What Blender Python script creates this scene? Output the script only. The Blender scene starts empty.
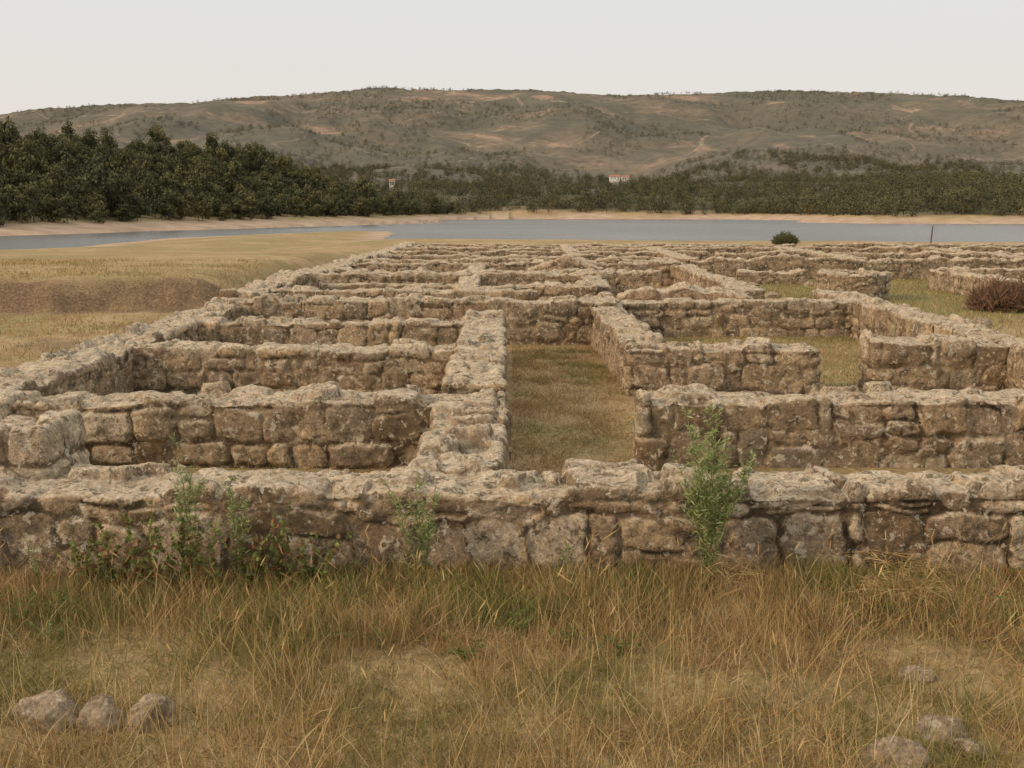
import bpy, math, numpy as np
from mathutils import Vector
rng=np.random.default_rng(7)
sc=bpy.context.scene
sc.view_settings.view_transform='Standard'; sc.view_settings.look='None'; sc.view_settings.exposure=0

# ---------------- noise helpers ----------------
def h3(ix,iy,iz,seed=0):
    with np.errstate(over='ignore'):
        n=(ix.astype(np.int64)*374761393+iy.astype(np.int64)*668265263+iz.astype(np.int64)*1440662683+seed*974634777)&0xffffffff
        n=((n^(n>>13))*1274126177)&0xffffffff
        n=((n^(n>>15))*2246822519)&0xffffffff
        n=n^(n>>16)
    return n/4294967296.0
def vnoise(p,seed=0):
    f=np.floor(p); t=p-f; t=t*t*(3-2*t); i=f.astype(np.int64); r=0
    for a in (0,1):
        for b in (0,1):
            for c in (0,1):
                w=(t[:,0] if a else 1-t[:,0])*(t[:,1] if b else 1-t[:,1])*(t[:,2] if c else 1-t[:,2])
                r=r+w*h3(i[:,0]+a,i[:,1]+b,i[:,2]+c,seed)
    return r
def fbm(p,seed=0,o=4):
    r=0;a=.5;s=0
    for k in range(o):
        r=r+a*vnoise(p*(2.03**k)+k*17.3,seed+k); s+=a; a*=.5
    return r/s
def n2(x,y,sc_,seed=0,o=4):
    x=np.asarray(x,float);y=np.asarray(y,float)
    p=np.stack([x.ravel()/sc_,y.ravel()/sc_,np.full(x.size,.37)],1)
    return fbm(p,seed,o).reshape(x.shape)
def sstep(a,b,x):
    t=np.clip((x-a)/(b-a),0,1); return t*t*(3-2*t)
def cells(t,c,row,seed):
    """irregular 1-D subdivision: cell index and distance to the nearest joint"""
    i=np.floor(t/c).astype(np.int64); z=row*0
    def b(j): return (j+(h3(j,row,z,seed)-.5)*.86)*c
    i=np.where(t<b(i),i-1,i); i=np.where(t>=b(i+1),i+1,i)
    return i,np.minimum(t-b(i),b(i+1)-t)
def masonry(W,n,cell,seed):
    """coursed rubble blocks. returns edge distance (m), two randoms per stone"""
    q=W-n*.06
    z0=np.zeros(len(q),np.int64)
    wz=fbm(np.stack([q[:,0]*1.5,q[:,1]*1.5,q[:,2]*1.2],1),seed+11,3)-.5
    zw=q[:,2]+wz*.26
    iz,dz=cells(zw,cell[2],z0,seed)
    ix,dx=cells(q[:,0]+(fbm(q*2.6,seed+12,3)-.5)*.22+(zw*.45)*(h3(iz,z0,z0,seed+2)-.5),cell[0],iz,seed+1)
    sp=h3(ix,iz,z0,seed+4); fr=(h3(ix,iz,z0,seed+5)-.5)*.10
    zc=zw-(iz+.5)*cell[2]-fr+(q[:,0]%1.3-.65)*.12*(sp-.12)*8*.5
    split=sp<.22
    half=np.where(split,(zc>0).astype(np.int64),0)
    dz=np.where(split,np.minimum(dz,np.abs(zc)),dz)
    iy,dy=cells(q[:,1]+(fbm(q*2.6+5,seed+13,3)-.5)*.2,cell[1],iz*7+ix,seed+6)
    a=np.abs(n)
    K=28.
    e=-np.log(np.exp(-K*(dx+a[:,0]))+np.exp(-K*(dy+a[:,1]))+np.exp(-K*(dz+a[:,2])))/K
    R=h3(ix,iz*2+half,iy,seed+7);R2=h3(ix,iz*2+half,iy,seed+8)
    return e,R,R2

def mkmesh(name,verts,loops,starts,mat=None,smooth=False,attrs=None,link=True):
    me=bpy.data.meshes.new(name)
    me.vertices.add(len(verts)); me.vertices.foreach_set('co',np.ascontiguousarray(verts,dtype=np.float32).ravel())
    me.loops.add(len(loops)); me.loops.foreach_set('vertex_index',np.ascontiguousarray(loops,dtype=np.int32).ravel())
    me.polygons.add(len(starts)); me.polygons.foreach_set('loop_start',np.ascontiguousarray(starts,dtype=np.int32))
    me.update(calc_edges=True)
    me.polygons.foreach_set('use_smooth',np.full(len(starts),smooth,dtype=bool))
    if attrs:
        for k,v in attrs.items():
            if v.ndim==1:
                a=me.attributes.new(k,'FLOAT','POINT'); a.data.foreach_set('value',v.astype(np.float32))
            else:
                a=me.attributes.new(k,'FLOAT_COLOR','POINT')
                c=np.ones((len(v),4),np.float32); c[:,:3]=v; a.data.foreach_set('color',c.ravel())
    if mat: me.materials.append(mat)
    if not link: return me
    ob=bpy.data.objects.new(name,me); sc.collection.objects.link(ob); return ob
def quads(F): 
    F=np.asarray(F); return F.ravel(), np.arange(len(F))*4

# ---------------- material helpers ----------------
class M:
    def __init__(s,name):
        s.m=bpy.data.materials.new(name); s.m.use_nodes=True; s.t=s.m.node_tree; s.n=s.t.nodes; s.l=s.t.links
        s.b=s.n['Principled BSDF']; s.b.inputs['Roughness'].default_value=.95
        s.b.inputs['Specular IOR Level'].default_value=.15
    def node(s,typ,**k):
        n=s.n.new(typ)
        for a,b in k.items(): setattr(n,a,b)
        return n
    def pos(s): return s.node('ShaderNodeNewGeometry').outputs['Position']
    def noise(s,scale,detail=4,rough=.6,vec=None,dist=0):
        n=s.node('ShaderNodeTexNoise'); n.inputs['Scale'].default_value=scale; n.inputs['Detail'].default_value=detail
        n.inputs['Roughness'].default_value=rough; n.inputs['Distortion'].default_value=dist
        s.l.new(vec or s.pos(),n.inputs['Vector']); return n.outputs['Fac']
    def ramp(s,fac,stops,interp='LINEAR'):
        r=s.node('ShaderNodeValToRGB'); e=r.color_ramp; e.interpolation=interp
        while len(e.elements)<len(stops): e.elements.new(.5)
        for el,(p,c) in zip(e.elements,stops):
            el.position=p; el.color=(c,c,c,1) if not hasattr(c,'__len__') else (*c,1)
        s.l.new(fac,r.inputs[0]); return r.outputs[0]
    def mix(s,fac,a,b,mode='MIX'):
        m=s.node('ShaderNodeMix',data_type='RGBA',blend_type=mode)
        for sock,v in ((m.inputs[0],fac),(m.inputs[6],a),(m.inputs[7],b)):
            if isinstance(v,(int,float)): sock.default_value=v
            elif isinstance(v,tuple): sock.default_value=(*v,1)
            else: s.l.new(v,sock)
        return m.outputs[2]
    def math(s,op,a,b=0.):
        m=s.node('ShaderNodeMath',operation=op)
        for sock,v in ((m.inputs[0],a),(m.inputs[1],b)):
            if isinstance(v,(int,float)): sock.default_value=v
            else: s.l.new(v,sock)
        return m.outputs[0]
    def attr(s,name,out='Fac'):
        a=s.node('ShaderNodeAttribute'); a.attribute_name=name; return a.outputs[out]
    def color(s,c): 
        if isinstance(c,tuple): s.b.inputs['Base Color'].default_value=(*c,1)
        else: s.l.new(c,s.b.inputs['Base Color'])
    def bump(s,h,strength=.5,dist=.02,prev=None):
        b=s.node('ShaderNodeBump'); b.inputs['Strength'].default_value=strength; b.inputs['Distance'].default_value=dist
        s.l.new(h,b.inputs['Height'])
        if prev: s.l.new(prev,b.inputs['Normal'])
        s.l.new(b.outputs[0],s.b.inputs['Normal']); return b.outputs[0]
    def normz(s):
        x=s.node('ShaderNodeSeparateXYZ'); s.l.new(s.node('ShaderNodeNewGeometry').outputs['Normal'],x.inputs[0]); return x.outputs[2]

def stone_mat(name,pink=0.):
    m=M(name); st=m.attr('stone'); jt=m.attr('joint')
    base=m.ramp(st,[(.05,(.20,.14,.085)),(.2,(.41,.31,.20)),(.35,(.27,.22,.165)),(.5,(.48,.36,.225)),(.65,(.34,.26,.175)),(.8,(.225,.16,.10)),(.95,(.48,.40,.29))])
    if pink: base=m.mix(pink,base,(.56,.37,.225))
    n1=m.noise(4.5,4,.65); n2_=m.noise(26,4,.75); n3=m.noise(110,2,.65)
    base=m.mix(1.,base,m.ramp(n1,[(.3,.6),(.7,1.3)]),'MULTIPLY')
    base=m.mix(1.,base,m.ramp(n2_,[(.34,.55),(.62,1.3)]),'MULTIPLY')
    mort=m.mix(m.ramp(n1,[(.4,0.),(.6,1.)]),(.28,.205,.13),(.47,.36,.235))
    mort=m.mix(.8,mort,m.ramp(n2_,[(.3,.65),(.7,1.25)]),'MULTIPLY')
    jn=m.math('ADD',jt,m.math('MULTIPLY',m.math('SUBTRACT',n2_,.5),.9))
    c=m.mix(m.ramp(jn,[(.3,0.),(.65,1.)]),mort,base)
    big=m.noise(1.7,2)
    c=m.mix(m.math('MULTIPLY',m.ramp(jn,[(.0,1.),(.15,.7),(.38,0.)]),m.ramp(big,[(.42,.15),(.56,.95)])),c,(.055,.038,.025))
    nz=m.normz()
    blot=m.noise(7,5,.78,dist=.4)
    c=m.mix(m.ramp(m.noise(1.1,4,.6),[(.48,0.),(.66,.5)]),c,(.15,.125,.08))
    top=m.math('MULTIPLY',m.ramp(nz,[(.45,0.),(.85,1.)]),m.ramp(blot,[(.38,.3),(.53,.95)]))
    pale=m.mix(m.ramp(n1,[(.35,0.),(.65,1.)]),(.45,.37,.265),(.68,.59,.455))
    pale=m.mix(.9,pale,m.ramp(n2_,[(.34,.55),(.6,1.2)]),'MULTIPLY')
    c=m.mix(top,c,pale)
    c=m.mix(m.ramp(blot,[(.54,0.),(.585,.8)]),c,(.10,.08,.05))
    c=m.mix(m.ramp(m.noise(11,4,.7,dist=.3),[(.575,0.),(.61,.75)]),c,(.60,.55,.44))
    c=m.mix(m.ramp(n3,[(.57,0.),(.68,.55)]),c,(.06,.045,.033))
    m.color(c)
    b=m.bump(n2_,.9,.034); m.bump(n3,.5,.008,b)
    return m.m
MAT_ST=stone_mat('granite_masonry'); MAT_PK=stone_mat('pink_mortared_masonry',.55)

# ---------------- walls ----------------
def wall(name,x0,y0,x1,y1,T=.72,h=.72,h2=None,res=.03,seed=1,peak=0,ring=0,base=0.,mat=None,cell=(.46,.38,.31),rag=.06):
    L=math.hypot(x1-x0,y1-y0) if not ring else 2*math.pi*ring
    if h2 is None: h2=h
    B=.2; H=h+B
    nx=max(4,int(L/res));ny=max(4,int(T/res));nz=max(4,int(H/res))
    I,J,K=np.meshgrid(np.arange(nx+1),np.arange(ny+1),np.arange(nz+1),indexing='ij')
    mask=(I==0)|(I==nx)|(J==0)|(J==ny)|(K==nz)
    idx=np.full(I.shape,-1,np.int64); idx[mask]=np.arange(mask.sum())
    P=np.stack([I[mask]/nx*L,J[mask]/ny*T,K[mask]/nz*H],1)
    F=[]
    def add(a,flip):
        q=np.stack([a[:-1,:-1],a[1:,:-1],a[1:,1:],a[:-1,1:]],-1).reshape(-1,4)
        F.append(q[:,::-1] if flip else q)
    add(idx[:,0,:],False);add(idx[:,ny,:],True);add(idx[0,:,:],True);add(idx[nx,:,:],False);add(idx[:,:,nz],False)
    F=np.concatenate(F)
    r=.035
    C=P.copy(); C[:,0]=np.clip(P[:,0],r,L-r);C[:,1]=np.clip(P[:,1],r,T-r);C[:,2]=np.minimum(P[:,2],H-r)
    n=P-C; ln=np.linalg.norm(n,axis=1)+1e-9; n/=ln[:,None]
    P=C+n*r
    topn=np.clip(n[:,2],0,1)
    W=P+np.array([seed*13.7,seed*5.1,.04])
    jw=max(.030,res*1.3)
    e,R,R2=masonry(W,n,cell,seed*7+3)
    e=e+(fbm(W*10,seed+31,3)-.5)*.05
    smear=sstep(.49,.60,fbm(W*1.9,seed+50,3))
    joint=sstep(0,1,e/(jw*(.8+1.1*R2)))
    jd=joint*(1-smear*.8)+smear*.75
    tilt=(vnoise(W*2.4+R2[:,None]*40,seed+90)-.5)
    rid=np.abs(fbm(W*5.5,seed+70,4)-.5)*2
    d=jd*.036+(R2-.5)*.055*joint+tilt*.055*joint+(fbm(W*9,seed+3,4)-.5)*.044-rid*.030+(fbm(W*1.4,seed+8,2)-.5)*.06
    hx=1+ (h2-h)/h*P[:,0]/L + rag*2*(n2(P[:,0]+seed*31,P[:,0]*0,.9,seed,3)-.5)/h
    if peak: hx=hx+peak/h*np.clip(1-np.abs(2*P[:,0]/L-1)*1.05,0,1)
    P[:,2]=np.where(P[:,2]>B,B+(P[:,2]-B)*hx,P[:,2])
    P=P+n*d[:,None]
    P[:,2]+=topn*((R-.5)*.16*joint*(1-.5*smear)+(fbm(W*5,seed+60,4)-.5)*.07)
    P[:,2]-=B
    if ring:
        a=P[:,0]/ring; rr=ring-P[:,1]
        V=np.stack([x0+rr*np.cos(a),y0+rr*np.sin(a),P[:,2]+base],1)
    else:
        ux,uy=(x1-x0)/L,(y1-y0)/L
        yy=P[:,1]-T/2+.10*(n2(P[:,0]+seed*17,P[:,0]*0,2.4,seed+4,2)-.5)*min(1,L/6)
        V=np.stack([x0+ux*P[:,0]-uy*yy,y0+uy*P[:,0]+ux*yy,P[:,2]+base],1)
    lo,st=quads(F)
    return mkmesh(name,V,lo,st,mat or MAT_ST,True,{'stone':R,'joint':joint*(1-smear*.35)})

k=[0]
def w(*a,**kw):
    k[0]+=1; kw.setdefault('seed',k[0]); wall('stone_wall',*a,**kw)
w(-7.2,8.22,8.5,8.20,T=.72,h=.65,res=.0145,cell=(.46,.38,.31),rag=.05,seed=101)
w(-7.2,8.80,-3.82,8.78,T=.78,h=.99,res=.02,cell=(.5,.45,.32))
w(-.46,8.5,-.46,12.6,T=.74,h=.68,res=.02,cell=(.36,.36,.3))
w(-.46,12.3,-.50,20.6,T=.68,h=.80,h2=.86,res=.027)
w(-6.5,11.72,-.2,11.78,T=.76,h=.71,res=.02)
w(1.42,11.65,8.5,11.75,T=.70,h=.74,res=.02)
w(-5.9,16.1,-.8,16.0,T=.60,h=.73,res=.027)
w(-5.9,19.5,-.8,19.4,T=.60,h=.78,res=.032)
w(-6.0,22.5,2.2,22.4,T=.66,h=.93,res=.033)
w(-6.15,9.,-6.15,24.,T=.8,h=.70,h2=.84,res=.034,rag=.10)
w(-6.3,24.,-6.5,46.,T=.8,h=.88,h2=.9,res=.055,rag=.2)
w(-6.5,46.,-7.2,76.,T=.85,h=.8,h2=.6,res=.09,rag=.22)
w(2.1,16.0,2.0,25.,T=.62,h=.72,h2=.86,res=.028)
w(1.78,16.25,4.68,16.25,T=.66,h=.72,res=.026)
w(5.65,16.5,7.7,16.5,T=.64,h=.78,res=.028)
w(2.4,24.1,8.0,24.0,T=.66,h=.78,res=.034)
w(8.05,11.4,8.05,27.,T=.7,h=.74,h2=.8,res=.034)
wall('rubble_wall',2.6,25.6,5.8,25.4,T=1.0,h=.75,peak=.30,res=.045,seed=60,mat=MAT_PK,rag=.15)
wall('rubble_wall',.6,37.5,3.2,37.2,T=1.0,h=.8,peak=.5,res=.06,seed=61,mat=MAT_PK,rag=.1)
wall('rubble_wall',-6.2,27.3,-5.5,29.6,T=.9,h=.9,peak=.35,res=.05,seed=63,mat=MAT_PK,rag=.1)
w(-6.2,26,.6,26.,T=.62,h=.9,res=.05)
for yy,xa,xb,hh in ((29.2,-6.3,2.3,.85),(32.6,-6.3,3.2,.9),(36,-6.4,5.,.8),(40,-6.4,6.4,.88),(44,-6.4,6.5,.85),(49,-6.6,6.8,.8),(54.5,-6.7,10,.8),(61,-6.8,13,.75),(68,-7,15,.65),(75,-7.2,20,.55)):
    w(xa,yy,xb,yy+.4*math.sin(yy),T=.66,h=hh,res=.055 if yy<42 else .09,rag=.14)
w(-1.2,26.3,-1.3,40,T=.62,h=.8,res=.07,rag=.15)
w(2.4,28.8,2.5,40,T=.62,h=.8,res=.07,rag=.2)
w(6.3,27.5,6.5,45,T=.66,h=.78,res=.055,rag=.14)
w(3.0,46,3.3,66,T=.7,h=.75,res=.1)
w(7.6,45,30,44,T=.75,h=.85,res=.08,rag=.2)
w(7.6,45,7.9,60,T=.75,h=.8,res=.09)
w(10,52,34,51,T=.75,h=.85,res=.09,rag=.22)
w(13.5,61,40,60,T=.75,h=.8,res=.1,rag=.2)
w(20,70,46,69,T=.75,h=.75,res=.1,rag=.2)
w(14.8,45,15,60,T=.7,h=.85,res=.09)
w(23,44,24,69,T=.7,h=.8,res=.1)
w(15.4,38.5,24,38,T=.75,h=.75,res=.06,rag=.1)
w(15.6,32.5,15.6,38.6,T=.7,h=.7,res=.06)
w(15.6,33,22,32.6,T=.7,h=.62,res=.06)
w(9.0,42,11.6,41.8,T=.6,h=.45,res=.06,rag=.2)
wall('round_stone_structure',11.1,34.3,0,0,T=.55,h=.84,ring=1.12,res=.035,seed=71,rag=.03,cell=(.42,.4,.2))

# ---------------- terrain ----------------
lake=np.array([(-900,128),(-150,128),(-82,134),(-66,160),(-70,215),(-52,290),(-34,300),(-24,210),(-14,142),(60,128),(200,135),(900,150),
 (900,470),(300,465),(235,478),(165,500),(150,560),(205,640),(160,790),(0,825),(-50,740),(-36,540),(-60,450),(-77,385),(-103,300),(-113,238),(-160,222),(-300,235),(-900,250)],float)
def sdist(x,y):
    d=np.full(x.shape,1e9); ins=np.zeros(x.shape,bool)
    for i in range(len(lake)):
        a=lake[i];b=lake[(i+1)%len(lake)]; ab=b-a
        t=np.clip(((x-a[0])*ab[0]+(y-a[1])*ab[1])/(ab@ab),0,1)
        d=np.minimum(d,np.hypot(x-a[0]-t*ab[0],y-a[1]-t*ab[1]))
        c=((a[1]>y)!=(b[1]>y))
        xx=a[0]+(y-a[1])*ab[0]/(ab[1] if ab[1] else 1e-9)
        ins^=c&(x<xx)
    return np.where(ins,-d,d)
RX=[-4000,-2200,-1420,-1143,-865,-643,-366,-172,50,300,521,743,937,1187,1420,2200,4000]
RZ=[200,235,262,290,292,312,334,326,328,312,318,324,322,313,296,280,220]
def far_z(x,y):
    ridge=np.interp(x,RX,RZ)
    fy=np.interp(y,[0,800,1000,1200,1500,1900,2300,2700,3000,3400],[0,.005,.03,.075,.16,.32,.55,.84,1.0,.72])
    sp=(n2(x,y*.5,430,3,4)-.5)
    z=ridge*fy+sp*230*sstep(1000,1900,y)*(1-sstep(2500,2960,y)*.93)+(n2(x,y,120,8,2)-.5)*12*sstep(1100,1500,y)*(1-.6*sstep(2600,2950,y))
    return z
def bankedge(x,y): return 30.6-.32*np.clip(-x-7,0,12)+(n2(x,y*.2,3,12)-.5)*3.4
def terr(x,y):
    x=np.asarray(x,float);y=np.asarray(y,float)
    d=sdist(x,y)+(n2(x,y,22,5)-.5)*10*sstep(60,110,y)
    near=y<np.where(x<-88,180,np.where((x<-14),318,210))
    near&=~((x>-88)&(x<-74)&(y>260))
    pl=(n2(x,y,2.2,1)-.5)*.09+(n2(x,y,9,2)-.5)*.10+.05*sstep(7.2,7.85,y)*(1-sstep(7.9,8.3,y))*(1.6*n2(x,y*0,1.3,15,2)-.4)
    edge=bankedge(x,y)
    ter=sstep(0,1.5,y-edge)**.7*sstep(0,2.2,-7.4-x)*(.80+.25*(n2(x,y,12,13)-.5))*(1-sstep(40,90,y))
    ter=ter+(n2(x,y,.8,14)-.5)*.18*sstep(-.5,.3,y-edge)*(1-sstep(1.2,2.2,y-edge))*sstep(0,1,-7.4-x)
    out=.12*sstep(7.,9.,-x)*sstep(9,12,y)*(1-sstep(50,80,y))
    dip=-1.5*sstep(55,100,y)*sstep(9,34,-x)
    zn=np.where(d<0,-2.5+d*.06,-2.5+(2.5+pl+ter+out+dip)*sstep(0,30,d)**.8)
    steep=np.where(y>400,.16,.11)
    zf=np.where(d<0,-2.5+np.maximum(d*.06,-4),-2.5+np.minimum(d*steep,2.6)+(9+15*sstep(5,-115,x)*(1-sstep(650,850,y)))*sstep(16,120,d)*(.7+.6*n2(x,y,90,6))+far_z(x,y))
    zf=zf+sstep(200,420,x)*sstep(470,650,y)*(1-sstep(1000,1300,y))*11
    return np.where(near,zn,zf),d,ter,near
ys=np.concatenate([np.arange(-30,3,1.),np.arange(3,33,.12),33*np.power(1.025,np.arange(0,140))]); ys=ys[ys<1030]
u=np.arange(-5.15,5.1501,.0125); xs=11.5*np.sinh(u)
X,Y=np.meshgrid(xs,ys); Z,D,TR,NR=terr(X,Y)
ed=bankedge(X,Y)
bank=sstep(-1.6,-.2,Y-ed+(n2(X,Y,1.1,77)-.5)*2.2)*(1-sstep(.9,2.0,Y-ed+(n2(X,Y,.9,78)-.5)*1.5))*sstep(7.2,8.2,-X)*(.5+.75*sstep(.3,.6,n2(X,Y,.7,80)))
bank=np.maximum(bank,.6*sstep(.50,.60,n2(X,Y,3,79))*sstep(7.5,9,-X)*(Y<30))
bank=np.clip(np.maximum(bank,.9*sstep(7.2,7.8,Y)*(Y<8.6)),0,1)
sand=np.where(NR,sstep(0,1,D)*(1-sstep(3,9,D)),(1-sstep(8,12,D)*(Y>400)-sstep(14,20,D)*(Y<=400)))
green=sstep(.45,.62,n2(X,Y,5,21))*.45
green=np.maximum(green,sstep(8.3,9.5,X)*sstep(24,30,Y)*(1-sstep(45,60,Y))*.9)
green=np.maximum(green,sstep(2.6,3.2,X)*(X<8)*(Y>12)*(Y<24)*.45)
green=np.maximum(green,.6*sstep(50,75,Y)*sstep(8,20,-X)*sstep(.4,.6,n2(X,Y,14,23)))
green=np.where((X>-.2)&(X<2)&(Y<23)&(Y>8),.5*sstep(.5,.62,n2(X,Y,1.1,24)),green)
farm=np.where(NR,0,1.)*sstep(14,40,D)
ii=np.arange(X.size).reshape(X.shape)
def gridF(ii): return np.stack([ii[:-1,:-1],ii[:-1,1:],ii[1:,1:],ii[1:,:-1]],-1).reshape(-1,4)
g=M('ground')
zc=g.attr('zone','Color'); sep=g.node('ShaderNodeSeparateColor'); g.l.new(zc,sep.inputs[0])
a1=g.noise(1.3,4,.65);a2=g.noise(14,4,.75);a3=g.noise(70,3,.7);a4=g.noise(.25,4,.6)
straw=g.mix(g.ramp(a1,[(.35,0.),(.65,1.)]),(.30,.21,.11),(.45,.335,.185))
straw=g.mix(g.ramp(a4,[(.4,0.),(.65,.7)]),straw,(.50,.375,.21))
grn=g.mix(g.ramp(a2,[(.4,0.),(.6,1.)]),(.165,.165,.06),(.29,.255,.11))
c=g.mix(sep.outputs[1],straw,grn)
c=g.mix(g.ramp(g.noise(.9,4,.7),[(.53,0.),(.66,.6)]),c,(.23,.155,.085))
dirt=g.mix(g.ramp(a2,[(.35,0.),(.65,1.)]),(.13,.09,.055),(.25,.175,.11))
c=g.mix(sep.outputs[2],c,dirt)
c=g.mix(.9,c,g.ramp(a2,[(.3,.55),(.7,1.3)]),'MULTIPLY')
c=g.mix(.8,c,g.ramp(a3,[(.3,.65),(.7,1.3)]),'MULTIPLY')
fcol=g.mix(g.ramp(g.noise(.02,4,.6),[(.42,0.),(.5,1.)]),(.058,.06,.034),(.105,.10,.055))
fcol=g.mix(g.ramp(g.noise(.011,3,.5),[(.58,0.),(.62,.8)]),fcol,(.25,.19,.13))
c=g.mix(g.attr('farm'),c,fcol)
sc_=g.mix(g.ramp(g.noise(.12,4,.6),[(.35,0.),(.65,1.)]),(.34,.25,.18),(.47,.36,.265))
c=g.mix(sep.outputs[0],c,sc_)
g.color(c); b=g.bump(a2,.6,.05); g.bump(a3,.6,.02,b)
lo,st=quads(gridF(ii))
mkmesh('ground',np.stack([X.ravel(),Y.ravel(),Z.ravel()],1),lo,st,g.m,True,
  {'zone':np.stack([sand.ravel(),green.ravel(),bank.ravel()],1),'farm':farm.ravel()})
# hills
hx=np.arange(-2700,2701,9.);hy=np.arange(1000,3401,9.)
X,Y=np.meshgrid(hx,hy);Z=terr(X,Y)[0]-.3
scrub=sstep(.36,.54,n2(X,Y,240,46,5))
Z+=sstep(1300,1500,Y)*(n2(X,Y,13,44,2)-.5)*(4+10*scrub)
ii=np.arange(X.size).reshape(X.shape); lo,st=quads(gridF(ii))
g=M('hills')
b1=g.noise(.0030,4,.6,dist=.5);b2=g.noise(.0075,5,.6,dist=.3);b3=g.noise(.05,4,.8)
sx=g.node('ShaderNodeSeparateXYZ'); g.l.new(g.pos(),sx.inputs[0])
c=g.mix(g.ramp(b1,[(.40,0.),(.60,1.)]),(.070,.069,.040),(.150,.112,.068))
c=g.mix(g.ramp(b2,[(.49,0.),(.56,.85)]),c,(.052,.054,.031))
c=g.mix(g.ramp(b2,[(.37,.85),(.415,0.)]),c,(.31,.20,.13))
c=g.mix(g.math('MULTIPLY',g.attr('scrub'),.5),c,(.048,.05,.029))
tr=g.math('ABSOLUTE',g.math('SUBTRACT',g.noise(.0022,2,.4),.52))
c=g.mix(g.ramp(tr,[(.0,.6),(.002,.5),(.0035,0.)]),c,(.36,.26,.18))
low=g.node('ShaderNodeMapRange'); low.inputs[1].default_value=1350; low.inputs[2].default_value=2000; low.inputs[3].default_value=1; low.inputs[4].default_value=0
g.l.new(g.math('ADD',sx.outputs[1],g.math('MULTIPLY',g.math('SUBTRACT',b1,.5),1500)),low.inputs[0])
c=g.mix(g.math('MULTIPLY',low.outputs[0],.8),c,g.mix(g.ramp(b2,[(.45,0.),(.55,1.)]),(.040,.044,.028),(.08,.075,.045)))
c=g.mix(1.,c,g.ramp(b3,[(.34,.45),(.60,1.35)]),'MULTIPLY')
c=g.mix(.26,c,(.28,.265,.245))  # atmospheric haze painted in as a pale tint over the hill colour
g.color(c)
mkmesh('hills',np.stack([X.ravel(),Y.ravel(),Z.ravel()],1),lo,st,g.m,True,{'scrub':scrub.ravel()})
# water
g=M('lake_water')
g.color(g.mix(g.ramp(g.noise(.012,3,.5),[(.4,0.),(.6,1.)]),(.09,.10,.10),(.15,.16,.16))); g.b.inputs['Roughness'].default_value=.2; g.b.inputs['Specular IOR Level'].default_value=.5
mp=g.node('ShaderNodeMapping'); mp.inputs['Scale'].default_value=(.25,1,1); g.l.new(g.pos(),mp.inputs[0])
g.bump(g.noise(.8,4,.6,vec=mp.outputs[0]),.5,.25)
mkmesh('lake_water',np.array([(-950,85,-2.5),(950,85,-2.5),(950,880,-2.5),(-950,880,-2.5)]),[0,1,2,3],[0],g.m)

# ---------------- blades / leaves ----------------
def blades(name,base,tip,wb,wm,col,mat,bend=.0,link=True,midf=.55):
    N=len(base); dv=tip-base
    side=np.stack([-dv[:,1],dv[:,0],np.zeros(N)],1)+rng.normal(0,1,(N,3))*np.linalg.norm(dv,axis=1)[:,None]*.8
    side-=dv*(np.sum(side*dv,1)/(np.sum(dv*dv,1)+1e-9))[:,None]
    side/=np.linalg.norm(side,axis=1)[:,None]+1e-9
    mid=base+dv*midf; mid[:,2]+=bend*np.linalg.norm(dv,axis=1)
    wb=np.broadcast_to(wb,(N,))[:,None]/2;wm=np.broadcast_to(wm,(N,))[:,None]/2
    V=np.stack([base-side*wb,base+side*wb,mid-side*wm,mid+side*wm,tip],1).reshape(-1,3)
    o=(np.arange(N)*5)[:,None]
    lo=(o+np.array([0,1,3,2,2,3,4])).ravel()
    st=np.stack([np.arange(N)*7,np.arange(N)*7+4],1).ravel()
    C=np.repeat(col,5,0)
    return mkmesh(name,V,lo,st,mat,False,{'bc':C},link)
g=M('grass_blades'); col=g.attr('bc','Color'); g.color(col)
tl=g.node('ShaderNodeBsdfTranslucent'); g.l.new(col,tl.inputs[0]); mx=g.node('ShaderNodeMixShader'); mx.inputs[0].default_value=.3
g.l.new(g.b.outputs[0],mx.inputs[1]);g.l.new(tl.outputs[0],mx.inputs[2]);g.l.new(mx.outputs[0],g.n['Material Output'].inputs[0])
GM=g.m
PAL=np.array([(.56,.41,.19),(.47,.33,.15),(.37,.235,.11),(.30,.17,.085),(.20,.215,.065),(.68,.54,.31)])
def pick(N,p): 
    c=PAL[rng.choice(len(PAL),N,p=p)]; return c*rng.uniform(.5,1.2,(N,1))
def field(name,n,xr,yr,hr,wd,p,lean=.5,keep=None,hfun=None,greenmask=True):
    x=rng.uniform(*xr,n);y=rng.uniform(*yr,n)
    if keep is not None:
        m=rng.random(n)<keep(x,y); x=x[m];y=y[m]
    n=len(x); z=terr(x,y)[0]-.01
    h=rng.uniform(*hr,n)
    if hfun is not None: h=h*hfun(x,y)
    if yr[0]<8 and yr[1]<9: h=h*(1-.45*sstep(7.3,7.7,y))
    az=rng.uniform(0,6.28,n); le=rng.random(n)*lean*h
    base=np.stack([x,y,z],1); tip=base+np.stack([np.cos(az)*le,np.sin(az)*le,h],1)
    c=pick(n,p)
    if greenmask:
        gm=sstep(.47,.60,n2(x,y,.7,33,3))[:,None]*.7; c=c*(1-gm)+np.array([[.18,.20,.06]])*gm*rng.uniform(.6,1.3,(n,1))
        br=sstep(.5,.68,n2(x,y,.9,37,3))[:,None]*.5; c=c*(1-br)+np.array([[.31,.19,.095]])*br
    return blades(name,base,tip,wd,wd*.8,c,GM,.06)
P0=[.28,.25,.17,.08,.12,.10]
field('dry_grass',125000,(-6.5,6.5),(3.9,8.0),(.04,.13),.005,P0,lean=2.0,keep=lambda x,y:.25+.75*sstep(.38,.58,n2(x,y,.45,55,3)),hfun=lambda x,y:.5+1.1*n2(x,y,.35,56,3))
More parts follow.
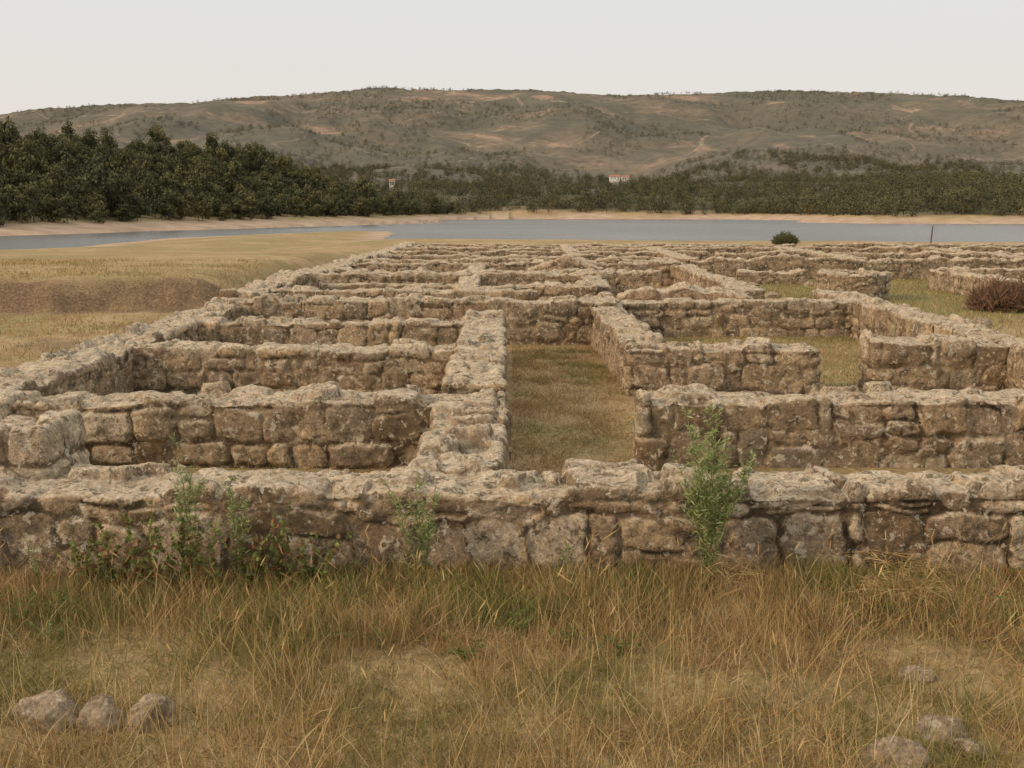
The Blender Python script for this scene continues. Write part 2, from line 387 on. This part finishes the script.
field('dry_grass',20000,(-6.5,6.5),(3.9,7.4),(.18,.42),.0035,[.4,.22,.12,.04,.05,.17],lean=1.0,keep=lambda x,y:sstep(.38,.60,n2(x,y,.6,57,3)+.06*(x>1)),greenmask=False)
field('dry_grass',48000,(-6.5,6.5),(6.2,7.9),(.08,.38),.0045,[.20,.24,.22,.16,.12,.06],lean=1.3,keep=lambda x,y:sstep(6.1,7.4,y+(n2(x,y,.6,58,3)-.5)*2)**1.1*(.2+.8*sstep(.38,.58,n2(x,y,.3,61,2))),hfun=lambda x,y:.2+1.5*n2(x,y,.55,59,3)**1.5)
field('green_grass',14000,(-6.5,6.5),(6.7,7.9),(.08,.28),.006,[0,.1,0,0,.9,0],lean=1.4,keep=lambda x,y:sstep(.47,.58,n2(x,y,.5,64,2)+.12*(x<-1)*(x>-3.4)),greenmask=False)
field('dry_grass',34000,(0,1.8),(8.6,22.),(.02,.09),.007,[.28,.32,.2,.08,.04,.08],lean=2.2,keep=lambda x,y:.25+.75*sstep(.4,.6,n2(x,y,.6,62,3)),hfun=lambda x,y:.4+1.3*n2(x,y,.5,63,2))
field('dry_grass',20000,(2.4,8.),(12,23.6),(.03,.09),.009,[.2,.25,.1,.05,.3,.1],lean=1.6)
field('dry_grass',14000,(-5.8,-.8),(8.6,22.),(.03,.10),.008,P0,lean=1.6)
field('dry_grass',44000,(-24,-6.6),(9.5,42),(.05,.15),.014,[.38,.25,.10,.05,.06,.16],lean=1.6,keep=lambda x,y:(.12+.88*sstep(.42,.6,n2(x,y,2,66,3)))*np.where((y<bankedge(x,y)-1.2)|(y>bankedge(x,y)+1.5),1,.25))
field('dry_grass',32000,(8.5,26),(12,44),(.05,.14),.016,[.2,.2,.05,.05,.4,.1],lean=1.2)
n=5000;x=rng.uniform(1.5,5.5,n);y=rng.uniform(6.9,7.8,n);m=rng.random(n)<sstep(.45,.6,n2(x,y,.7,81,2));x=x[m];y=y[m];n=len(x);z=terr(x,y)[0]+rng.uniform(.03,.2,n)
L_=rng.uniform(.12,.34,n);a=rng.normal(.1,1.0,n)
b0=np.stack([x,y,z],1);blades('fallen_straw',b0,b0+np.stack([np.cos(a)*L_,np.sin(a)*L_*.6,-z*.4+rng.normal(0,.05,n)],1),.004,.004,pick(n,[.4,.3,.1,0,0,.2]),GM,.1)
n=1700;x=rng.uniform(-6.5,6.5,n);y=rng.uniform(4.2,7.7,n);m=rng.random(n)<sstep(4.5,7.2,y+(n2(x,y,.9,71,2)-.5)*2.5)*.9+.06;x=x[m];y=y[m];n=len(x)
z=terr(x,y)[0];h=rng.uniform(.2,.46,n);dx=rng.normal(0,.09,n);dy=rng.normal(0,.08,n)
b0=np.stack([x,y,z],1);t0=b0+np.stack([dx,dy,h],1);t1=t0+np.stack([dx*.5,dy*.5,np.full(n,.07)],1)
blades('grass_seed_stalks',np.concatenate([b0,t0]),np.concatenate([t0,t1]),np.r_[np.full(n,.003),np.full(n,.004)],np.r_[np.full(n,.003),np.full(n,.010)],np.concatenate([pick(n,[.4,.3,.2,.1,0,0])]*2),GM)

# ---------------- weeds ----------------
def weed(name,x,y,h,stems,leafn,lw,ll,col,spread=.12,z0=None,stemcol=(.16,.17,.07),side=0):
    z=float(terr(np.array([x]),np.array([y]))[0][0]) if z0 is None else z0
    Bs=[];Ts=[];Wb=[];Wm=[];Cs=[]
    def leaf(p,L,f):
        b=rng.uniform(0,6.28); t=p+np.array([math.cos(b)*L*.7,math.sin(b)*L*.7,L*rng.uniform(-.1,.8)])
        Bs.append(p);Ts.append(t);Wb.append(lw*.4);Wm.append(lw);cc=np.array(col[rng.integers(len(col))])*rng.uniform(.55,1.3);Cs.append(tuple(cc))
    for s in range(stems):
        a=rng.uniform(0,6.28);sp=rng.uniform(.15,1)*spread; hh=h*rng.uniform(.5,1.0) if s else h
        ctrl=[np.array([x+rng.normal(0,.03),y+rng.normal(0,.02),z])]
        K=8
        for i in range(1,K+1):
            f=i/K; ctrl.append(ctrl[0]+np.array([math.cos(a)*sp*f**1.2+rng.normal(0,.008),math.sin(a)*sp*f**1.2*.5,hh*f*(1-.06*f)]))
        for i in range(K):
            Bs.append(ctrl[i]);Ts.append(ctrl[i+1]+(ctrl[i+1]-ctrl[i])*.3);ww=.009*(1-i/K*.7);Wb.append(ww);Wm.append(ww);Cs.append(stemcol)
        for j in range(leafn):
            f=rng.uniform(.12,1);i=min(int(f*K),K-1);p=ctrl[i]+(ctrl[i+1]-ctrl[i])*(f*K-i)
            leaf(p,ll*rng.uniform(.6,1.2)*(1.1-f*.55),f)
        for j in range(side):
            f=rng.uniform(.35,.97);i=min(int(f*K),K-1);p=ctrl[i]+(ctrl[i+1]-ctrl[i])*(f*K-i)
            b=rng.uniform(0,6.28);L=rng.uniform(.08,.2)*(1.2-f)*1.6;q=p+np.array([math.cos(b)*L*.6,math.sin(b)*L*.4,L])
            Bs.append(p);Ts.append(q);Wb.append(.004);Wm.append(.003);Cs.append(stemcol)
            for _ in range(10):
                leaf(p+(q-p)*rng.uniform(.2,1),ll*.5*rng.uniform(.6,1.1),f)
    blades(name,np.array(Bs),np.array(Ts),np.array(Wb),np.array(Wm),np.array(Cs),GM,.05,midf=.45)
GR=[(.30,.37,.15),(.24,.31,.12),(.42,.46,.22)]
weed('fleabane_weed',1.45,7.5,1.50,19,42,.010,.12,GR,.38,side=14)
weed('fleabane_weed',-.72,7.6,.9,8,36,.009,.10,GR,.24,side=8)
weed('fleabane_weed',-2.45,7.6,1.22,6,40,.010,.10,GR,.24,side=8)
weed('fleabane_weed',-2.05,7.6,.9,5,40,.010,.09,GR,.22,side=6)
weed('fleabane_weed',.40,7.55,.42,5,25,.010,.05,GR,.09)
weed('fleabane_weed',-3.6,7.6,.5,5,25,.010,.06,GR,.12)
BR=[(.15,.20,.06),(.20,.25,.08),(.26,.13,.065),(.18,.19,.07),(.22,.27,.09)]
for (x,y,h) in ((-2.95,7.5,.6),(-2.7,7.4,.78),(-2.5,7.5,.66),(-2.2,7.42,.62),(-1.95,7.5,.58),(-1.7,7.5,.7),(-1.5,7.5,.5),(-3.2,7.5,.5)):
    weed('bramble_shrub',x,y,h,9,30,.038,.062,BR,.36,stemcol=(.2,.10,.06))
GL=[(.13,.20,.05),(.18,.26,.07),(.22,.26,.09)]
for (x,y,h) in ((-3.35,6.75,.34),(-3.15,6.9,.30),(-3.5,6.5,.3),(-3.0,6.55,.2),(-1.15,6.5,.18),(-.9,6.45,.2),(-1.4,6.35,.17),(.05,6.6,.24),(.35,6.45,.18),(-.3,6.2,.16),(.7,6.3,.16),(-2.,6.6,.2),(2.6,6.9,.22),(3.4,6.8,.22)):
    weed('green_weed',x,y,h,8,10,.016,.055,GL,.2)
def twigs(name,x,y,r,h,n,cols,wd=.012):
    z=float(terr(np.array([x]),np.array([y]))[0][0])
    a=rng.uniform(0,6.28,n);rr=r*np.sqrt(rng.random(n))*.8
    b=np.stack([x+np.cos(a)*rr,y+np.sin(a)*rr*.8,z+rng.random(n)*h*.7*(1-(rr/r)**2)*(.6+.8*n2(np.cos(a)*rr*3,np.sin(a)*rr*3,1,5,2))],1)
    t=b+np.stack([rng.normal(0,.16,n),rng.normal(0,.16,n),rng.uniform(-.05,.3,n)],1)*r
    blades(name,b,t,wd,wd*.7,np.array(cols)[rng.integers(len(cols),size=n)]*rng.uniform(.6,1.2,(n,1)),GM,.08)
twigs('dead_brush_pile',14.3,30.3,1.35,1.1,4000,[(.24,.14,.09),(.34,.22,.15),(.15,.10,.06)],.022)
twigs('dry_bush',-7.3,15.3,.7,.4,2500,[(.12,.09,.06),(.2,.16,.1)],.01)
twigs('green_bush',24,93,1.3,1.3,1500,[(.12,.13,.06),(.18,.17,.08)],.08)

# ---------------- loose stones ----------------
def rock(x,y,sx_,sy_,sz_,seed):
    import bmesh
    bm=bmesh.new(); bmesh.ops.create_icosphere(bm,subdivisions=5,radius=1)
    co=np.array([v.co[:] for v in bm.verts]); r_=np.random.default_rng(seed+500)
    for _ in range(9):
        nn=r_.normal(0,1,3);nn/=np.linalg.norm(nn);lim=r_.uniform(.62,.85)
        s=co@nn;co=co-np.outer(np.clip(s-lim,0,None)*.9,nn)
    co2=co*(.85+.3*fbm(co*1.6+seed*7,seed,3))[:,None]; co2+=co*((fbm(co*5+seed,seed,4)-.5)*.2)[:,None]
    z=float(terr(np.array([x]),np.array([y]))[0][0])
    co2=co2*np.array([sx_,sy_,sz_])+np.array([x,y,z+sz_*.0])
    F=np.array([[v.index for v in f.verts] for f in bm.faces]); bm.free()
    mkmesh('loose_stone',co2,F.ravel(),np.arange(len(F))*3,MAT_LS,True,{'stone':np.full(len(co2),.30+.05*(seed%4)),'joint':np.ones(len(co2))})
g=M('loose_granite'); q1=g.noise(9,5,.7);q2=g.noise(45,4,.75)
c=g.mix(g.ramp(q1,[(.35,0.),(.6,1.)]),(.18,.145,.10),(.38,.31,.225)); c=g.mix(.9,c,g.ramp(q2,[(.34,.5),(.62,1.25)]),'MULTIPLY')
c=g.mix(g.ramp(g.noise(18,3),[(.6,0.),(.65,.7)]),c,(.50,.45,.36)); g.color(c); g.bump(q2,.8,.02); MAT_LS=g.m
for i,(x,y,a,b,c) in enumerate(((-2.58,5.46,.20,.16,.19),(-2.27,5.42,.13,.13,.16),(-2.02,5.46,.16,.13,.18),(-2.95,5.4,.13,.12,.1),(1.98,5.02,.18,.13,.15),(2.33,5.3,.15,.13,.12),(2.42,5.12,.12,.1,.08),(2.45,6.0,.14,.08,.07))):
    rock(x,y,a,b,c,i+3)
for i in range(26):
    rock(rng.uniform(3,12),rng.uniform(26,44),rng.uniform(.12,.35),rng.uniform(.12,.3),rng.uniform(.1,.22),i+30)

# ---------------- trees ----------------
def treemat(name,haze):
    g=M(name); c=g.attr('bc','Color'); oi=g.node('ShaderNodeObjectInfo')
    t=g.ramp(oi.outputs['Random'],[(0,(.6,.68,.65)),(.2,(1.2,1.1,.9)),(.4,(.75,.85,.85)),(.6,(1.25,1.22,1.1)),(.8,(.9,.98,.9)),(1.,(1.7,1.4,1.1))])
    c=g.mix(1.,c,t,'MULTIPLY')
    if haze: c=g.mix(haze,c,(.21,.205,.18))  # distance haze mixed straight into the foliage colour
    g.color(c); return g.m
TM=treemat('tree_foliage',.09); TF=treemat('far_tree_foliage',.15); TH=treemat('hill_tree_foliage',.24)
def tree_mesh(seed,H,Rr,nl,mat,conic=0):
    r=np.random.default_rng(seed); Vs=[];Lo=[];St=[];Cs=[];nv=0;nlp=0
    def tube(p,q,ra,rb):
        nonlocal nv,nlp
        p=np.array(p);q=np.array(q);a=np.arange(6)/6*6.283
        ring=np.stack([np.cos(a),np.sin(a),a*0],1)
        Vs.append(p+ring*ra);Vs.append(q+ring*rb)
        for i in range(6):
            j=(i+1)%6; Lo.extend([nv+i,nv+j,nv+6+j,nv+6+i]);St.append(nlp);nlp+=4
        Cs.append(np.tile((.10,.08,.06),(12,1)));nv+=12
    tube((0,0,-.5),(0.1,0,H*.5),H*.022,H*.014);tube((.1,0,H*.5),(0,.1,H*.85),H*.014,H*.005)
    lob=[]
    for i in range(11):
        a=r.uniform(0,6.28);f=r.uniform(.16,.84); rad=Rr*(1-.75*conic*f)*r.uniform(.3,.8)*(1.15-abs(f-.5))
        c=np.array([math.cos(a)*rad,math.sin(a)*rad,H*f]);lob.append((c,Rr*r.uniform(.30,.58)*(1-.4*conic*f)))
        tube((0,0,H*f*.7),c,H*.008,H*.003)
    lob.append((np.array([0,0,H*.88]),Rr*.42))
    n=nl;k_=r.integers(len(lob),size=n)
    cen=np.array([lob[i][0] for i in k_]);rad=np.array([lob[i][1] for i in k_])
    d=r.normal(0,1,(n,3));d/=np.linalg.norm(d,axis=1)[:,None]
    p=cen+d*(rad*r.uniform(.6,1.15,n))[:,None]*np.array([1,1,.9])
    s=r.uniform(.16,.38,n)*Rr/3.2
    nn=d+r.normal(0,.5,(n,3));nn/=np.linalg.norm(nn,axis=1)[:,None]
    u_=np.cross(nn,r.normal(0,1,(n,3)));u_/=np.linalg.norm(u_,axis=1)[:,None];v_=np.cross(nn,u_)
    Q=np.stack([p-u_*s[:,None],p-v_*s[:,None]*.7,p+u_*s[:,None],p+v_*s[:,None]*.8],1).reshape(-1,3)
    lobshade=r.uniform(.6,1.3,len(lob))[k_]*np.where(d[:,2]>0,1.15,.75)*r.uniform(.7,1.25,n)  # shading painted into leaf colour: lobe tops lighter, undersides darker
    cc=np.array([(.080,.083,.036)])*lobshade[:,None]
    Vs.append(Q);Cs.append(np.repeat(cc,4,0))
    Lo.extend((nv+np.arange(4*n)).tolist());St.extend((nlp+np.arange(n)*4).tolist())
    return mkmesh('tree_mesh',np.concatenate(Vs),np.array(Lo),np.array(St),mat,False,{'bc':np.concatenate(Cs)},False)
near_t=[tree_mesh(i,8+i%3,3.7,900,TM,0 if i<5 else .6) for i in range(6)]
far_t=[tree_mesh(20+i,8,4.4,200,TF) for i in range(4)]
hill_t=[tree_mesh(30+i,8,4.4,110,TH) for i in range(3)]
def forest(name,meshes,x,y,s,zs=None):
    e=bpy.data.objects.new(name,None); sc.collection.objects.link(e)
    z=terr(x,y)[0]
    for i in range(len(x)):
        o=bpy.data.objects.new('tree',meshes[rng.integers(len(meshes))]); o.parent=e
        o.location=(x[i],y[i],z[i]-.3); o.rotation_euler=(0,0,rng.uniform(0,6.28)); q=s[i]; o.scale=(q*rng.uniform(.85,1.2),q*rng.uniform(.85,1.2),q*(zs[i] if zs is not None else rng.uniform(.8,1.2)))
        sc.collection.objects.link(o)
def scatter(n,xr,yr,f):
    x=rng.uniform(*xr,n);y=rng.uniform(*yr,n);d=sdist(x,y);m=f(x,y,d);return x[m],y[m]
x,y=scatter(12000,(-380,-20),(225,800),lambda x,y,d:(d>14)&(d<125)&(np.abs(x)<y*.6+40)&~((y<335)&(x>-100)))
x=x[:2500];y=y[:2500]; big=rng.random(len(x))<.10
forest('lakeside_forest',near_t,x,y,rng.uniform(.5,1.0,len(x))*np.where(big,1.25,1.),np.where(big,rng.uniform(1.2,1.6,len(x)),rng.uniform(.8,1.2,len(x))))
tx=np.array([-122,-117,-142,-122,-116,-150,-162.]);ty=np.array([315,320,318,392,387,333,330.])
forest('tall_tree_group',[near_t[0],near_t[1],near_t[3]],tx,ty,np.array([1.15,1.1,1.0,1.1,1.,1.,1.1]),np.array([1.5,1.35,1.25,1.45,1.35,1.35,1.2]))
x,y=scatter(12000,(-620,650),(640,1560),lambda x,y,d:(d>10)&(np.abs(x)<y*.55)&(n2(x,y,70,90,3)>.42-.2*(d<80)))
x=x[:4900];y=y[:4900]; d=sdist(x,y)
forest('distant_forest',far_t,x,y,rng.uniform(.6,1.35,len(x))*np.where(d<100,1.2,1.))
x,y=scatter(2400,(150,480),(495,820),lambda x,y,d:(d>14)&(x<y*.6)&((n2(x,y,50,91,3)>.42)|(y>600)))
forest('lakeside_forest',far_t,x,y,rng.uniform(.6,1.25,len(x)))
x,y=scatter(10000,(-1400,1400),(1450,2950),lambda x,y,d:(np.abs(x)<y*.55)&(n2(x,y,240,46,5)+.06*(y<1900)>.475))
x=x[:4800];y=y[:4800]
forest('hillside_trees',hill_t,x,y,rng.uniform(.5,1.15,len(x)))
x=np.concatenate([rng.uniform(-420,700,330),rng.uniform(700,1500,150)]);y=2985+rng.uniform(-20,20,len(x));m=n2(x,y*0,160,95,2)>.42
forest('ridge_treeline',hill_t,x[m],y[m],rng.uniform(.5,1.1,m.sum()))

# ---------------- houses ----------------
def simple(name,c):
    g=M(name); g.color(g.mix(.5,c,g.ramp(g.noise(1.5,4),[(.3,.7),(.7,1.1)]),'MULTIPLY')); return g.m
WM=simple('whitewash',(.72,.69,.64));RM=simple('terracotta_roof',(.36,.19,.13));DM=simple('dark_window',(.05,.05,.05))
def house(x,y,w_,d_,h_,lift=0):
    e=bpy.data.objects.new('white_house',None);sc.collection.objects.link(e)
    z=float(terr(np.array([x]),np.array([y]))[0][0])+lift;e.location=(x,y,z)
    def box(nm,a,b,mat):
        V=np.array([(i,j,k_) for i in (a[0],b[0]) for j in (a[1],b[1]) for k_ in (a[2],b[2])])
        F=[(0,1,3,2),(4,6,7,5),(0,4,5,1),(2,3,7,6),(0,2,6,4),(1,5,7,3)]
        o=mkmesh(nm,V,np.array(F).ravel(),np.arange(6)*4,mat);o.parent=e
    box('walls',(-w_/2,-d_/2,-8),(w_/2,d_/2,h_),WM)
    V=np.array([(-w_/2-.4,-d_/2-.5,h_),(w_/2+.4,-d_/2-.5,h_),(w_/2+.4,d_/2+.5,h_),(-w_/2-.4,d_/2+.5,h_),(-w_/2-.4,0,h_+2),(w_/2+.4,0,h_+2)])
    o=mkmesh('roof',V,[0,1,5,4,2,3,4,5,0,4,3,1,2,5],[0,4,8,11],RM);o.parent=e
    for i in range(3):
        cx=-w_/2+w_*(i+.5)/3
        box('window_%d'%i,(cx-.6,-d_/2-.05,h_-2.4),(cx+.6,-d_/2+.05,h_-1),DM)
for (px_,yy,w_,h_,lf) in ((.096,1180,11,5,7),(.106,1210,8,4,7),(-.112,1150,6,4,4)):
    house(px_*yy,yy,w_,8,h_,lf)

# post
g=simple('pole_wood',(.12,.1,.08))
V=[];F=[]
for kz,(zz,rr) in enumerate(((0,.07),(1.1,.065),(1.9,.05))):
    for i in range(8): V.append((34+math.cos(i*.785)*rr+.05*kz,86+math.sin(i*.785)*rr,zz-.2))
for kz in (0,1):
    for i in range(8): F.append((kz*8+i,kz*8+(i+1)%8,kz*8+8+(i+1)%8,kz*8+8+i))
mkmesh('wooden_post',np.array(V),np.array(F).ravel(),np.arange(len(F))*4,g)

# ---------------- light ----------------
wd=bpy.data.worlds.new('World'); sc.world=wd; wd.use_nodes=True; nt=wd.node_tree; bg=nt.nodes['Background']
sky=nt.nodes.new('ShaderNodeTexSky'); sky.sky_type='NISHITA'; sky.sun_disc=False
EL,AZ=26,246   # sun low behind-left of the viewer
sky.sun_elevation=math.radians(EL); sky.sun_rotation=math.radians(AZ); sky.dust_density=4; sky.air_density=1.2
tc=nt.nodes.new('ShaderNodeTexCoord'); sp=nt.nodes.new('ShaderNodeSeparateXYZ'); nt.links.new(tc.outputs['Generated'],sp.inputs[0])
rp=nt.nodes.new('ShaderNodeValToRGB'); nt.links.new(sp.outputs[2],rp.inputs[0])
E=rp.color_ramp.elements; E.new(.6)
for e_,(p_,c_) in zip(E,((.0,(.72,.645,.585)),(.22,(.655,.665,.65)),(.62,(.92,.86,.76)))):  # last stop: sky brightened above the view to add light on wall tops
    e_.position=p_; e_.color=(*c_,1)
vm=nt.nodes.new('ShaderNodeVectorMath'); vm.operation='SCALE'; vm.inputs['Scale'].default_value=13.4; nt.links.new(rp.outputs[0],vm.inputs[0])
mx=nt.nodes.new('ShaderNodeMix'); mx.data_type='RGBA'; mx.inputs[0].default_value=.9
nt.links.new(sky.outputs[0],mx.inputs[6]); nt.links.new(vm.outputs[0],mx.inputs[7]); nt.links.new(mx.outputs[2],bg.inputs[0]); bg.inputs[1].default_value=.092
L=bpy.data.lights.new('sun','SUN'); L.energy=2.3; L.angle=math.radians(9); L.color=(1,.70,.44)
lo_=bpy.data.objects.new('sun',L); sc.collection.objects.link(lo_)
a=math.radians(AZ); e=math.radians(EL)
sd=Vector((math.sin(a)*math.cos(e),math.cos(a)*math.cos(e),math.sin(e)))
lo_.rotation_euler=sd.to_track_quat('Z','Y').to_euler()
# ---------------- camera ----------------
cam=bpy.data.cameras.new('camera'); co=bpy.data.objects.new('camera',cam); sc.collection.objects.link(co); sc.camera=co
co.location=(0,0,2.8); co.rotation_euler=(math.radians(80.7),0,0); cam.sensor_width=36; cam.lens=36.9; cam.clip_end=9000; cam.clip_start=.1
